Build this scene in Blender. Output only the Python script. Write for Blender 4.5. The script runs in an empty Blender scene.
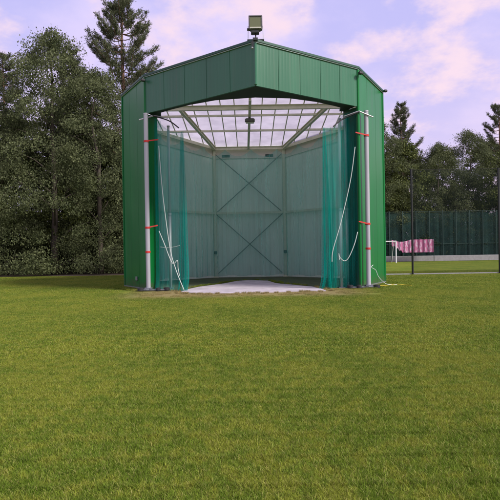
import bpy, math, random
import numpy as np
from mathutils import Vector, Matrix

random.seed(7)
R = math.radians
sc = bpy.context.scene
COL = sc.collection
EYE = 1.65
F = 520.0
ROLL = R(0.9)


def at(px, py, Y):
    """photo pixel (500 wide) at depth Y -> point in metres."""
    dx, dy = px - 250, 250 - py
    c, s = math.cos(ROLL), math.sin(ROLL)
    x = dx * c + dy * s
    y = -dx * s + dy * c
    return Vector((x * Y / F, Y, EYE + (y + 1) * Y / F))


# ------------------------------------------------------------------ materials
def newmat(name):
    m = bpy.data.materials.new(name)
    m.use_nodes = True
    nt = m.node_tree
    nt.nodes.clear()
    return m, nt, nt.nodes, nt.links


def N(ns, t, **kw):
    n = ns.new(t)
    for k, v in kw.items():
        setattr(n, k, v)
    return n


def simple(name, col, rough=0.5, metal=0.0, vary=0.12, scale=3.0, bump=0.0, bscale=60, spec=0.5, streak=False, dirt=False):
    m, nt, ns, ln = newmat(name)
    out = N(ns, 'ShaderNodeOutputMaterial')
    b = N(ns, 'ShaderNodeBsdfPrincipled')
    ln.new(b.outputs[0], out.inputs[0])
    b.inputs['Roughness'].default_value = rough
    b.inputs['Metallic'].default_value = metal
    b.inputs['Specular IOR Level'].default_value = spec
    geo = N(ns, 'ShaderNodeNewGeometry')
    mp = N(ns, 'ShaderNodeMapping')
    ln.new(geo.outputs['Position'], mp.inputs[0])
    mp.inputs['Scale'].default_value = (scale, scale, scale * (0.12 if streak else 1))
    nz = N(ns, 'ShaderNodeTexNoise')
    nz.inputs['Scale'].default_value = 1.0
    nz.inputs['Detail'].default_value = 6
    nz.inputs['Roughness'].default_value = 0.65
    ln.new(mp.outputs[0], nz.inputs['Vector'])
    rp = N(ns, 'ShaderNodeValToRGB')
    rp.color_ramp.elements[0].position = 0.3
    rp.color_ramp.elements[1].position = 0.7
    rp.color_ramp.elements[0].color = tuple(c * (1 - vary) for c in col) + (1,)
    rp.color_ramp.elements[1].color = tuple(min(1, c * (1 + vary)) for c in col) + (1,)
    ln.new(nz.outputs['Fac'], rp.inputs[0])
    colour = rp.outputs[0]
    if dirt:   # mud splashed on the foot of the sheeting and faint run marks
        sz = N(ns, 'ShaderNodeSeparateXYZ'); ln.new(geo.outputs['Position'], sz.inputs[0])
        dn = N(ns, 'ShaderNodeTexNoise'); dn.inputs['Scale'].default_value = 4; dn.inputs['Detail'].default_value = 6
        ln.new(geo.outputs['Position'], dn.inputs['Vector'])
        hh = N(ns, 'ShaderNodeMath', operation='MULTIPLY_ADD'); ln.new(dn.outputs['Fac'], hh.inputs[0]); hh.inputs[1].default_value = -.9; ln.new(sz.outputs['Z'], hh.inputs[2])
        dm = N(ns, 'ShaderNodeMapRange', interpolation_type='SMOOTHSTEP'); ln.new(hh.outputs[0], dm.inputs['Value'])
        dm.inputs['From Min'].default_value = -.42; dm.inputs['From Max'].default_value = .05
        dm.inputs['To Min'].default_value = .55; dm.inputs['To Max'].default_value = 0
        m3 = N(ns, 'ShaderNodeMix', data_type='RGBA'); ln.new(dm.outputs[0], m3.inputs[0]); ln.new(colour, m3.inputs[6]); m3.inputs[7].default_value = (.09, .075, .045, 1)
        mp2 = N(ns, 'ShaderNodeMapping'); mp2.inputs['Scale'].default_value = (7, 7, .25); ln.new(geo.outputs['Position'], mp2.inputs[0])
        d2 = N(ns, 'ShaderNodeTexNoise'); d2.inputs['Scale'].default_value = 1; d2.inputs['Detail'].default_value = 5; ln.new(mp2.outputs[0], d2.inputs['Vector'])
        dr = N(ns, 'ShaderNodeMapRange'); ln.new(d2.outputs['Fac'], dr.inputs['Value']); dr.inputs['From Min'].default_value = .55; dr.inputs['From Max'].default_value = .8
        dr.inputs['To Max'].default_value = .35
        m4 = N(ns, 'ShaderNodeMix', data_type='RGBA'); ln.new(dr.outputs[0], m4.inputs[0]); ln.new(m3.outputs[2], m4.inputs[6]); m4.inputs[7].default_value = (.09, .13, .085, 1)
        colour = m4.outputs[2]
    ln.new(colour, b.inputs['Base Color'])
    mr = N(ns, 'ShaderNodeMapRange')
    mr.inputs['To Min'].default_value = max(0.02, rough - 0.08)
    mr.inputs['To Max'].default_value = min(1, rough + 0.08)
    ln.new(nz.outputs['Fac'], mr.inputs['Value'])
    ln.new(mr.outputs[0], b.inputs['Roughness'])
    if bump:
        n2 = N(ns, 'ShaderNodeTexNoise')
        n2.inputs['Scale'].default_value = bscale
        n2.inputs['Detail'].default_value = 4
        ln.new(geo.outputs['Position'], n2.inputs['Vector'])
        bp = N(ns, 'ShaderNodeBump')
        bp.inputs['Strength'].default_value = bump
        bp.inputs['Distance'].default_value = 0.02
        ln.new(n2.outputs['Fac'], bp.inputs['Height'])
        ln.new(bp.outputs[0], b.inputs['Normal'])
    return m


GREEN = (0.004, 0.150, 0.030)
M = {}
M['clad'] = simple('green_cladding', GREEN, 0.30, 0, 0.16, 0.9, streak=True, dirt=True, spec=0.28, bump=0.06, bscale=1.6)
M['fascia'] = simple('fascia_cladding', (0.026, 0.135, 0.066), 0.36, 0, 0.14, 0.9, streak=True, dirt=True, spec=0.5, bump=0.05, bscale=1.6)
M['dark_green'] = simple('dark_green_trim', (0.012, 0.07, 0.04), 0.45)
M['drip'] = simple('pale_flashing', (0.30, 0.38, 0.34), 0.4, 0.2)
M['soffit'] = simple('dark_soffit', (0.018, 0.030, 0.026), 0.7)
M['inner'] = simple('pale_inner_wall', (0.78, 0.85, 0.76), 0.7, 0, 0.12, 1.0, streak=True)
M['beige'] = simple('beige_flashing', (0.70, 0.64, 0.56), 0.7, 0, 0.1, 1.0)
M['steel'] = simple('greyish_green_steel', (0.66, 0.65, 0.50), 0.55, 0, 0.10, 4)
M['steel_dark'] = simple('dim_brace_steel', (0.17, 0.19, 0.17), 0.55, 0.1)
M['mast'] = simple('white_painted_mast', (0.40, 0.40, 0.42), 0.4, 0.1, 0.14, 3, streak=True)
M['galv'] = simple('galvanised_pole', (0.42, 0.47, 0.47), 0.45, 0.1, 0.1, 6, streak=True)
M['red'] = simple('red_strap', (0.55, 0.025, 0.02), 0.6)
M['black'] = simple('black_rubber', (0.02, 0.02, 0.022), 0.6)
M['rope'] = simple('white_rope', (0.52, 0.57, 0.52), 0.8, 0, 0.25, 40)
M['yellow_rope'] = simple('yellow_rope', (0.55, 0.42, 0.04), 0.8)
M['base'] = simple('scuffed_base_metal', (0.17, 0.18, 0.20), 0.5, 0.4, 0.45, 9)
M['lamp_body'] = simple('lamp_grey', (0.16, 0.16, 0.15), 0.45, 0.5)
M['plate'] = simple('dark_plate', (0.02, 0.045, 0.035), 0.5)
M['concrete'] = simple('pale_concrete', (0.44, 0.40, 0.43), 0.85, 0, 0.25, 1.6, bump=0.3, bscale=25)
M['kerb'] = simple('kerb_stone', (0.34, 0.33, 0.33), 0.85, 0, 0.15, 4)
M['black_net_pole'] = simple('black_painted_pole', (0.012, 0.013, 0.012), 0.5)
M['goal'] = simple('white_goal_paint', (0.75, 0.75, 0.75), 0.4)
M['fence_post'] = simple('dark_fence_post', (0.02, 0.05, 0.04), 0.5)
M['bark'] = simple('grey_bark', (0.085, 0.068, 0.052), 0.9, 0, 0.3, 6, bump=0.5, bscale=20)
M['pine_bark'] = simple('reddish_pine_bark', (0.16, 0.085, 0.055), 0.9, 0, 0.3, 6, bump=0.5, bscale=20)

# floodlight glass
m, nt, ns, ln = newmat('lamp_glass')
o = N(ns, 'ShaderNodeOutputMaterial'); b = N(ns, 'ShaderNodeBsdfPrincipled')
b.inputs['Base Color'].default_value = (0.14, 0.15, 0.055, 1)
b.inputs['Roughness'].default_value = 0.12
b.inputs['Coat Weight'].default_value = 0.5
ln.new(b.outputs[0], o.inputs[0]); M['lamp_glass'] = m
M['reflector'] = simple('lamp_reflector', (0.55, 0.55, 0.42), 0.3, 0.3)


def sheet_mat(name, col, alpha, trans=0.5, vscale=(5, 5, 0.6), avar=0.12, mesh=0.0):
    """woven net or film: part see-through, part diffuse, part letting light through."""
    m, nt, ns, ln = newmat(name)
    out = N(ns, 'ShaderNodeOutputMaterial')
    tr = N(ns, 'ShaderNodeBsdfTransparent')
    d = N(ns, 'ShaderNodeBsdfDiffuse'); t = N(ns, 'ShaderNodeBsdfTranslucent')
    mx = N(ns, 'ShaderNodeMixShader'); mx.inputs[0].default_value = trans
    geo = N(ns, 'ShaderNodeNewGeometry'); mp = N(ns, 'ShaderNodeMapping')
    mp.inputs['Scale'].default_value = vscale
    ln.new(geo.outputs['Position'], mp.inputs[0])
    nz = N(ns, 'ShaderNodeTexNoise'); nz.inputs['Scale'].default_value = 1; nz.inputs['Detail'].default_value = 5
    ln.new(mp.outputs[0], nz.inputs['Vector'])
    rp = N(ns, 'ShaderNodeValToRGB')
    rp.color_ramp.elements[0].position = .3; rp.color_ramp.elements[1].position = .7
    rp.color_ramp.elements[0].color = tuple(c * .82 for c in col) + (1,)
    rp.color_ramp.elements[1].color = tuple(min(1, c * 1.15) for c in col) + (1,)
    ln.new(nz.outputs['Fac'], rp.inputs[0])
    ln.new(rp.outputs[0], d.inputs[0]); ln.new(rp.outputs[0], t.inputs[0])
    ln.new(d.outputs[0], mx.inputs[1]); ln.new(t.outputs[0], mx.inputs[2])
    m2 = N(ns, 'ShaderNodeMixShader')
    mr = N(ns, 'ShaderNodeMapRange')
    mr.inputs['From Min'].default_value = .3; mr.inputs['From Max'].default_value = .7
    mr.inputs['To Min'].default_value = alpha - avar; mr.inputs['To Max'].default_value = alpha + avar
    ln.new(nz.outputs['Fac'], mr.inputs['Value']); alpha_out = mr.outputs[0]
    if mesh:
        uv = N(ns, 'ShaderNodeUVMap'); s2 = N(ns, 'ShaderNodeSeparateXYZ'); ln.new(uv.outputs[0], s2.inputs[0]); lines = []
        for sg in (1, -1):
            c = N(ns, 'ShaderNodeMath', operation='MULTIPLY_ADD'); ln.new(s2.outputs[1], c.inputs[0]); c.inputs[1].default_value = sg; ln.new(s2.outputs[0], c.inputs[2])
            w_ = N(ns, 'ShaderNodeMath', operation='PINGPONG'); ln.new(c.outputs[0], w_.inputs[0]); w_.inputs[1].default_value = mesh
            l_ = N(ns, 'ShaderNodeMath', operation='LESS_THAN'); ln.new(w_.outputs[0], l_.inputs[0]); l_.inputs[1].default_value = mesh * .2
            lines.append(l_)
        mxx = N(ns, 'ShaderNodeMath', operation='MAXIMUM'); ln.new(lines[0].outputs[0], mxx.inputs[0]); ln.new(lines[1].outputs[0], mxx.inputs[1])
        ma = N(ns, 'ShaderNodeMath', operation='MULTIPLY_ADD', use_clamp=True); ln.new(mxx.outputs[0], ma.inputs[0]); ma.inputs[1].default_value = .5; ln.new(mr.outputs[0], ma.inputs[2])
        alpha_out = ma.outputs[0]
    ln.new(alpha_out, m2.inputs[0])
    ln.new(tr.outputs[0], m2.inputs[1]); ln.new(mx.outputs[0], m2.inputs[2])
    ln.new(m2.outputs[0], out.inputs[0])
    return m


M['net'] = sheet_mat('teal_net', (0.010, 0.36, 0.29), 0.18, 0.45, mesh=.030)
M['lining'] = sheet_mat('grey_teal_net', (0.20, 0.60, 0.53), 0.39, 0.35, (6, 6, .35), 0.03)
M['glazing'] = sheet_mat('translucent_roof_sheet', (0.58, 0.55, 0.60), 0.97, 0.70, (1.2, 1.2, 1.2), 0.03)
M['screen'] = sheet_mat('dark_green_screen', (0.030, 0.065, 0.060), 0.58, 0.2, (1, 1, 1), 0.06)
M['fine_net'] = sheet_mat('fine_dark_net', (0.02, 0.03, 0.03), 0.22, 0.2, (1, 1, 1), 0.05)


def banner_mat():
    m, nt, ns, ln = newmat('pink_banner')
    out = N(ns, 'ShaderNodeOutputMaterial'); b = N(ns, 'ShaderNodeBsdfPrincipled')
    b.inputs['Roughness'].default_value = .7
    geo = N(ns, 'ShaderNodeNewGeometry'); mp = N(ns, 'ShaderNodeMapping')
    mp.inputs['Scale'].default_value = (5.0, 1, 1.5)
    ln.new(geo.outputs['Position'], mp.inputs[0])
    v = N(ns, 'ShaderNodeTexVoronoi'); v.inputs['Scale'].default_value = 1.3
    ln.new(mp.outputs[0], v.inputs['Vector'])
    rp = N(ns, 'ShaderNodeValToRGB'); rp.color_ramp.interpolation = 'CONSTANT'
    rp.color_ramp.elements[0].color = (.50, .36, .44, 1)
    rp.color_ramp.elements[1].position = .42; rp.color_ramp.elements[1].color = (.42, .12, .24, 1)
    ln.new(v.outputs['Distance'], rp.inputs[0]); ln.new(rp.outputs[0], b.inputs['Base Color'])
    ln.new(b.outputs[0], out.inputs[0])
    return m


M['banner'] = banner_mat()


def leaf_mat(name, dark, light, trans=0.3):
    m, nt, ns, ln = newmat(name)
    out = N(ns, 'ShaderNodeOutputMaterial')
    geo = N(ns, 'ShaderNodeNewGeometry')
    nz = N(ns, 'ShaderNodeTexNoise'); nz.inputs['Scale'].default_value = .9; nz.inputs['Detail'].default_value = 3
    ln.new(geo.outputs['Position'], nz.inputs['Vector'])
    ad = N(ns, 'ShaderNodeMath', operation='MULTIPLY_ADD')
    ln.new(geo.outputs['Random Per Island'], ad.inputs[0]); ad.inputs[1].default_value = .55
    sub = N(ns, 'ShaderNodeMath', operation='MULTIPLY_ADD')
    ln.new(nz.outputs['Fac'], sub.inputs[0]); sub.inputs[1].default_value = 1.3; sub.inputs[2].default_value = -.4
    ln.new(sub.outputs[0], ad.inputs[2])
    rp = N(ns, 'ShaderNodeValToRGB')
    rp.color_ramp.elements[0].position = .1; rp.color_ramp.elements[0].color = dark + (1,)
    rp.color_ramp.elements[1].position = .95; rp.color_ramp.elements[1].color = light + (1,)
    ln.new(ad.outputs[0], rp.inputs[0])
    b = N(ns, 'ShaderNodeBsdfPrincipled'); b.inputs['Roughness'].default_value = .55
    b.inputs['Specular IOR Level'].default_value = .15
    t = N(ns, 'ShaderNodeBsdfTranslucent')
    ln.new(rp.outputs[0], b.inputs['Base Color']); ln.new(rp.outputs[0], t.inputs[0])
    mx = N(ns, 'ShaderNodeMixShader'); mx.inputs[0].default_value = trans
    ln.new(b.outputs[0], mx.inputs[1]); ln.new(t.outputs[0], mx.inputs[2]); ln.new(mx.outputs[0], out.inputs[0])
    return m


M['leaf_a'] = leaf_mat('silvery_green_leaves', (0.034, 0.050, 0.018), (0.180, 0.205, 0.092))
M['leaf_b'] = leaf_mat('deep_green_leaves', (0.044, 0.066, 0.018), (0.175, 0.20, 0.060))
M['needle'] = leaf_mat('pine_needles', (0.055, 0.070, 0.035), (0.16, 0.175, 0.09), .15)
M['shrub'] = leaf_mat('shrub_leaves', (0.020, 0.034, 0.014), (0.060, 0.080, 0.030))


def lawn_colour(ns, ln, bright=1.0):
    geo = N(ns, 'ShaderNodeNewGeometry')
    pos = geo.outputs['Position']

    def noise(scale, detail=4, sx=1, sy=1):
        mp = N(ns, 'ShaderNodeMapping'); mp.inputs['Scale'].default_value = (sx, sy, 0)
        ln.new(pos, mp.inputs[0])
        z = N(ns, 'ShaderNodeTexNoise'); z.inputs['Scale'].default_value = scale; z.inputs['Detail'].default_value = detail
        z.inputs['Roughness'].default_value = .6
        ln.new(mp.outputs[0], z.inputs['Vector'])
        return z.outputs['Fac']
    a = noise(.5, 6, 1, .8); bfac = noise(4.2, 5); c = noise(17, 3)
    m1 = N(ns, 'ShaderNodeMath', operation='MULTIPLY_ADD'); ln.new(bfac, m1.inputs[0]); m1.inputs[1].default_value = .75
    m0 = N(ns, 'ShaderNodeMath', operation='MULTIPLY'); ln.new(a, m0.inputs[0]); m0.inputs[1].default_value = .7
    ln.new(m0.outputs[0], m1.inputs[2])
    m2 = N(ns, 'ShaderNodeMath', operation='MULTIPLY_ADD'); ln.new(c, m2.inputs[0]); m2.inputs[1].default_value = .45
    ln.new(m1.outputs[0], m2.inputs[2])
    rp = N(ns, 'ShaderNodeValToRGB')
    els = rp.color_ramp.elements
    k = bright
    els[0].position = .70; els[0].color = (.080 * k, .130 * k, .010 * k, 1)
    els[1].position = 1.20 if False else 1.0; els[1].color = (.188 * k, .220 * k, .026 * k, 1)
    e = els.new(.86); e.color = (.112 * k, .170 * k, .016 * k, 1)
    e = els.new(.96); e.color = (.146 * k, .194 * k, .022 * k, 1)
    ln.new(m2.outputs[0], rp.inputs[0])
    # dry, trodden strip in front of the building and patches around it
    sx = N(ns, 'ShaderNodeSeparateXYZ'); ln.new(pos, sx.inputs[0])
    wob = N(ns, 'ShaderNodeMath', operation='MULTIPLY_ADD'); ln.new(bfac, wob.inputs[0]); wob.inputs[1].default_value = 3.0
    ln.new(sx.outputs['Y'], wob.inputs[2])

    def band(src, lo, hi, soft):
        u = N(ns, 'ShaderNodeMapRange', interpolation_type='SMOOTHSTEP'); ln.new(src, u.inputs['Value'])
        u.inputs['From Min'].default_value = lo - soft; u.inputs['From Max'].default_value = lo + soft
        v = N(ns, 'ShaderNodeMapRange', interpolation_type='SMOOTHSTEP'); ln.new(src, v.inputs['Value'])
        v.inputs['From Min'].default_value = hi - soft; v.inputs['From Max'].default_value = hi + soft
        v.inputs['To Min'].default_value = 1; v.inputs['To Max'].default_value = 0
        q = N(ns, 'ShaderNodeMath', operation='MULTIPLY'); ln.new(u.outputs[0], q.inputs[0]); ln.new(v.outputs[0], q.inputs[1])
        return q.outputs[0]
    by = band(wob.outputs[0], 20.3, 25.0, 1.2)
    bx = band(sx.outputs['X'], -4.6, 4.2, 1.2)
    q = N(ns, 'ShaderNodeMath', operation='MULTIPLY'); ln.new(by, q.inputs[0]); ln.new(bx, q.inputs[1])
    cc = N(ns, 'ShaderNodeMapRange'); ln.new(c, cc.inputs['Value'])
    cc.inputs['From Min'].default_value = .3; cc.inputs['From Max'].default_value = .6
    cc.inputs['To Min'].default_value = .35; cc.inputs['To Max'].default_value = .95
    q2 = N(ns, 'ShaderNodeMath', operation='MULTIPLY'); ln.new(q.outputs[0], q2.inputs[0]); ln.new(cc.outputs[0], q2.inputs[1])
    mx = N(ns, 'ShaderNodeMix', data_type='RGBA'); ln.new(q2.outputs[0], mx.inputs[0])
    ln.new(rp.outputs[0], mx.inputs[6]); mx.inputs[7].default_value = (.30 * k, .225 * k, .115 * k, 1)
    return mx.outputs[2], geo, sx


def grass_mat():
    m, nt, ns, ln = newmat('grass_blades')
    out = N(ns, 'ShaderNodeOutputMaterial')
    col, geo, sx = lawn_colour(ns, ln, 1.36)
    # a share of dry, straw coloured blades
    gt = N(ns, 'ShaderNodeMath', operation='GREATER_THAN'); ln.new(geo.outputs['Random Per Island'], gt.inputs[0]); gt.inputs[1].default_value = .86
    mm = N(ns, 'ShaderNodeMath', operation='MULTIPLY'); ln.new(gt.outputs[0], mm.inputs[0]); mm.inputs[1].default_value = .55
    mx = N(ns, 'ShaderNodeMix', data_type='RGBA'); ln.new(mm.outputs[0], mx.inputs[0]); ln.new(col, mx.inputs[6])
    mx.inputs[7].default_value = (.33, .27, .11, 1)
    mv = N(ns, 'ShaderNodeMapRange'); ln.new(geo.outputs['Random Per Island'], mv.inputs['Value'])
    mv.inputs['To Min'].default_value = .55; mv.inputs['To Max'].default_value = 1.35
    hv = N(ns, 'ShaderNodeHueSaturation'); ln.new(mv.outputs[0], hv.inputs['Value']); ln.new(mx.outputs[2], hv.inputs['Color'])
    b = N(ns, 'ShaderNodeBsdfPrincipled'); b.inputs['Roughness'].default_value = .5
    b.inputs['Specular IOR Level'].default_value = .12
    t = N(ns, 'ShaderNodeBsdfTranslucent')
    ln.new(hv.outputs[0], b.inputs['Base Color']); ln.new(hv.outputs[0], t.inputs[0])
    ms = N(ns, 'ShaderNodeMixShader'); ms.inputs[0].default_value = .25
    ln.new(b.outputs[0], ms.inputs[1]); ln.new(t.outputs[0], ms.inputs[2]); ln.new(ms.outputs[0], out.inputs[0])
    return m


def lawn_mat():
    m, nt, ns, ln = newmat('lawn_ground')
    out = N(ns, 'ShaderNodeOutputMaterial')
    col, geo, sx = lawn_colour(ns, ln, .90)
    b = N(ns, 'ShaderNodeBsdfPrincipled'); b.inputs['Roughness'].default_value = .95
    b.inputs['Specular IOR Level'].default_value = .1
    ln.new(col, b.inputs['Base Color'])
    nz = N(ns, 'ShaderNodeTexNoise'); nz.inputs['Scale'].default_value = 25; nz.inputs['Detail'].default_value = 6
    ln.new(geo.outputs['Position'], nz.inputs['Vector'])
    bp = N(ns, 'ShaderNodeBump'); bp.inputs['Strength'].default_value = .8; bp.inputs['Distance'].default_value = .04
    ln.new(nz.outputs['Fac'], bp.inputs['Height']); ln.new(bp.outputs[0], b.inputs['Normal'])
    ln.new(b.outputs[0], out.inputs[0])
    return m


M['grass'] = grass_mat()
M['lawn'] = lawn_mat()
M['litter'] = simple('leaf_litter', (0.075, 0.055, 0.035), 0.95, 0, 0.5, 2.5, bump=.8, bscale=12)
M['mat'] = simple('shaded_turf_inside', (0.055, 0.075, 0.030), 0.95, 0, 0.5, 1.4, bump=.6, bscale=30)  # dark tone carries the grass shadow inside the shelter
M['line'] = simple('line_paint', (0.5, 0.5, 0.48), 0.9, 0, .2, 5)


# ------------------------------------------------------------------ mesh helpers
class MB:
    def __init__(s):
        s.v = []; s.f = []

    def add(s, vs, fs):
        n = len(s.v); s.v += [tuple(v) for v in vs]; s.f += [tuple(i + n for i in f) for f in fs]

    def box(s, c, size, rz=0, bev=0.0, mat=None):
        x, y, z = [d / 2 for d in size]
        if bev:
            b = min(bev, x * .9, y * .9, z * .9)
            vs = []
            for zz, ins in ((-z, b), (-z + b, 0), (z - b, 0), (z, b)):
                xx, yy = x - ins, y - ins
                for (u, w) in ((-xx, -yy + b), (-xx + b, -yy), (xx - b, -yy), (xx, -yy + b), (xx, yy - b), (xx - b, yy), (-xx + b, yy), (-xx, yy - b)):
                    vs.append((u, w, zz))
            fs = [tuple(range(7, -1, -1)), tuple(range(24, 32))]
            for k in range(3):
                for i in range(8):
                    j = (i + 1) % 8
                    fs.append((k * 8 + i, k * 8 + j, k * 8 + 8 + j, k * 8 + 8 + i))
        else:
            vs = [(-x, -y, -z), (x, -y, -z), (x, y, -z), (-x, y, -z), (-x, -y, z), (x, -y, z), (x, y, z), (-x, y, z)]
            fs = [(3, 2, 1, 0), (4, 5, 6, 7), (0, 1, 5, 4), (1, 2, 6, 5), (2, 3, 7, 6), (3, 0, 4, 7)]
        mt = Matrix.Translation(c) @ (mat if mat is not None else Matrix.Rotation(rz, 4, 'Z'))
        s.add([mt @ Vector(v) for v in vs], fs)
        return s

    def bar(s, a, b, w, h, up=(0, 0, 1)):
        a, b = Vector(a), Vector(b)
        d = (b - a); L = d.length; d.normalize()
        side = d.cross(Vector(up))
        if side.length < 1e-4: side = Vector((1, 0, 0))
        side.normalize(); u = side.cross(d)
        rot = Matrix((side, d, u)).transposed().to_4x4()
        s.box((a + b) / 2, (w, L, h), mat=rot)
        return s

    def ibeam(s, a, b, w, h, t=.02):
        up = Vector((0, 0, 1)); a = Vector(a); b = Vector(b)
        d = (b - a).normalized(); side = d.cross(up).normalized(); u = side.cross(d)
        s.bar(a + u * (h / 2 - t / 2), b + u * (h / 2 - t / 2), w, t)
        s.bar(a - u * (h / 2 - t / 2), b - u * (h / 2 - t / 2), w, t)
        s.bar(a, b, t, h - 2 * t)
        return s

    def tube(s, pts, r, n=10, cap=True):
        pts = [Vector(p) for p in pts]
        rr = r if isinstance(r, (list, tuple)) else [r] * len(pts)
        base = len(s.v); ref = None
        for i, p in enumerate(pts):
            d = (pts[min(i + 1, len(pts) - 1)] - pts[max(i - 1, 0)]).normalized()
            if ref is None:
                ref = d.orthogonal().normalized()
            ref = (ref - d * ref.dot(d)).normalized(); bi = d.cross(ref)
            for k in range(n):
                t = 2 * math.pi * k / n
                s.v.append(tuple(p + (ref * math.cos(t) + bi * math.sin(t)) * rr[i]))
        for i in range(len(pts) - 1):
            for k in range(n):
                k2 = (k + 1) % n
                s.f.append((base + i * n + k, base + i * n + k2, base + (i + 1) * n + k2, base + (i + 1) * n + k))
        if cap:
            s.f.append(tuple(base + k for k in range(n - 1, -1, -1)))
            e = base + (len(pts) - 1) * n
            s.f.append(tuple(e + k for k in range(n)))
        return s

    def build(s, name, mat, parent=None, smooth=False):
        me = bpy.data.meshes.new(name)
        me.from_pydata(s.v, [], s.f); me.validate(); me.update()
        if smooth:
            me.shade_smooth()
        me.materials.append(mat)
        o = bpy.data.objects.new(name, me); COL.objects.link(o)
        if parent is not None:
            o.parent = parent
            if parent.type == 'EMPTY' or True:
                o.matrix_parent_inverse = parent.matrix_world.inverted()
        return o


def smooth_pts(pts, n=8):
    pts = [Vector(p) for p in pts]; out = []
    P = [pts[0]] + pts + [pts[-1]]
    for i in range(1, len(P) - 2):
        for k in range(n):
            t = k / n; a, b, c, d = P[i - 1:i + 3]
            out.append(.5 * ((2 * b) + (-a + c) * t + (2 * a - 5 * b + 4 * c - d) * t * t + (-a + 3 * b - 3 * c + d) * t ** 3))
    out.append(pts[-1]); return out


def tag(o, label=None, cat=None, group=None, kind=None):
    if label: o['label'] = label
    if cat: o['category'] = cat
    if group: o['group'] = group
    if kind: o['kind'] = kind
    return o


def thing(name, loc, label, cat, group=None):
    o = bpy.data.objects.new(name, None); COL.objects.link(o)
    o.empty_display_size = .2
    o.location = loc
    o.matrix_world = Matrix.Translation(loc)
    return tag(o, label, cat, group)


def np_mesh(name, V, Fq, mat, parent=None):
    """V (n,3), Fq (m,4) quads."""
    me = bpy.data.meshes.new(name)
    V = np.asarray(V, np.float32); Fq = np.asarray(Fq, np.int32)
    k = Fq.shape[1]
    me.vertices.add(len(V)); me.vertices.foreach_set('co', V.ravel())
    me.loops.add(Fq.size); me.loops.foreach_set('vertex_index', Fq.ravel())
    me.polygons.add(len(Fq)); me.polygons.foreach_set('loop_start', np.arange(0, Fq.size, k, dtype=np.int32))
    me.polygons.foreach_set('loop_total', np.full(len(Fq), k, np.int32))
    me.update(calc_edges=True); me.validate()
    me.materials.append(mat)
    return me


# ------------------------------------------------------------------ ground
def poly(name, pts, z, mat, kind='structure'):
    mb = MB(); mb.add([(x, y, z) for x, y in pts], [tuple(range(len(pts)))])
    return tag(mb.build(name, mat), kind=kind)


rng = np.random.default_rng(3)
g = MB()
xs = np.concatenate([[-600, -200, -80], np.arange(-40, 41, 2.0), [80, 200, 600]])
ys = np.concatenate([[-100, -20], np.arange(0, 61, 2.0), [90, 150, 300, 900]])
vs = [(x, y, 0.0) for y in ys for x in xs]
fs = []
nx = len(xs)
for j in range(len(ys) - 1):
    for i in range(nx - 1):
        fs.append((j * nx + i, j * nx + i + 1, (j + 1) * nx + i + 1, (j + 1) * nx + i))
g.add(vs, fs)
tag(g.build('ground', M['lawn']), kind='structure')

# building plan (X, Y)
AP = (0.30, 18.90); FL = (-4.45, 22.5); FR = (4.65, 21.9)
SL = (-6.05, 25.1); SR = (6.50, 25.1); KL = (-6.05, 29.1); KR = (6.30, 29.0)
BL = (-2.25, 33.1); BR = (2.30, 33.1)

# worn turf inside; the shelter's shade is put into its dark colour
poly('shaded_worn_turf', [(-4.3, 22.8), (4.5, 22.3), (6.3, 25.1), (6.15, 29), (2.25, 33.0), (-2.2, 33.0), (-5.9, 29), (-5.9, 25.1)], .004, M['mat'])
# concrete pad, its outline read off the ground
pad_px = [(181, 292.6), (186, 290.2), (200, 287.2), (224, 284.0), (236, 281.6), (248, 280.6), (268, 281.2), (276, 283.8), (296, 285.6),
          (312, 287.2), (322, 289.5), (326, 291.2)]


def ground(px, py):
    dx, dy = px - 250, 250 - py
    y = -dx * math.sin(ROLL) + dy * math.cos(ROLL) + 1
    Y = -EYE * F / y
    return (at(px, py, Y).x, Y)


pad = [ground(*p) for p in pad_px]
pad += [(2.2, 20.85), (0.8, 20.45), (-0.9, 20.3), (-2.3, 20.6)]
pb = MB(); n = len(pad)
pb.add([(x, y, .03) for x, y in pad] + [(x, y, -.05) for x, y in pad], [tuple(range(n))] + [(i, (i + 1) % n, n + (i + 1) % n, n + i) for i in range(n)])
tag(pb.build('pavement', M['concrete']), kind='structure')

# wood floor of leaf litter at the left and back
poly('soil', [(-60, 40), (-30, 38.6), (-20, 39.3), (-11, 38.4), (-7, 39.2), (0, 42), (5, 50), (8, 74), (60, 72), (60, 140), (-60, 140)], .004, M['litter'])
# low kerb line by the tall net and beyond the pitch
k = MB(); k.box((22, 32.6, .04), (28, .14, .09)); tag(k.build('kerb', M['kerb']), kind='structure')
k = MB(); k.box((35, 66.0, .35), (50, .3, .7), bev=.03); ow = k.build('low_wall', M['kerb'])
tag(ow, 'long low grey concrete wall at the foot of the green screen', 'wall')

# ------------------------------------------------------------------ building
bld = thing('throwing_shelter', (0, 26, 0), 'tall green metal shelter with open front and translucent roof on the lawn', 'building')
TOP = 9.25; FB = 7.66


def roofz(Y):
    return 8.27 + .115 * (33 - max(Y, 25.0))


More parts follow.
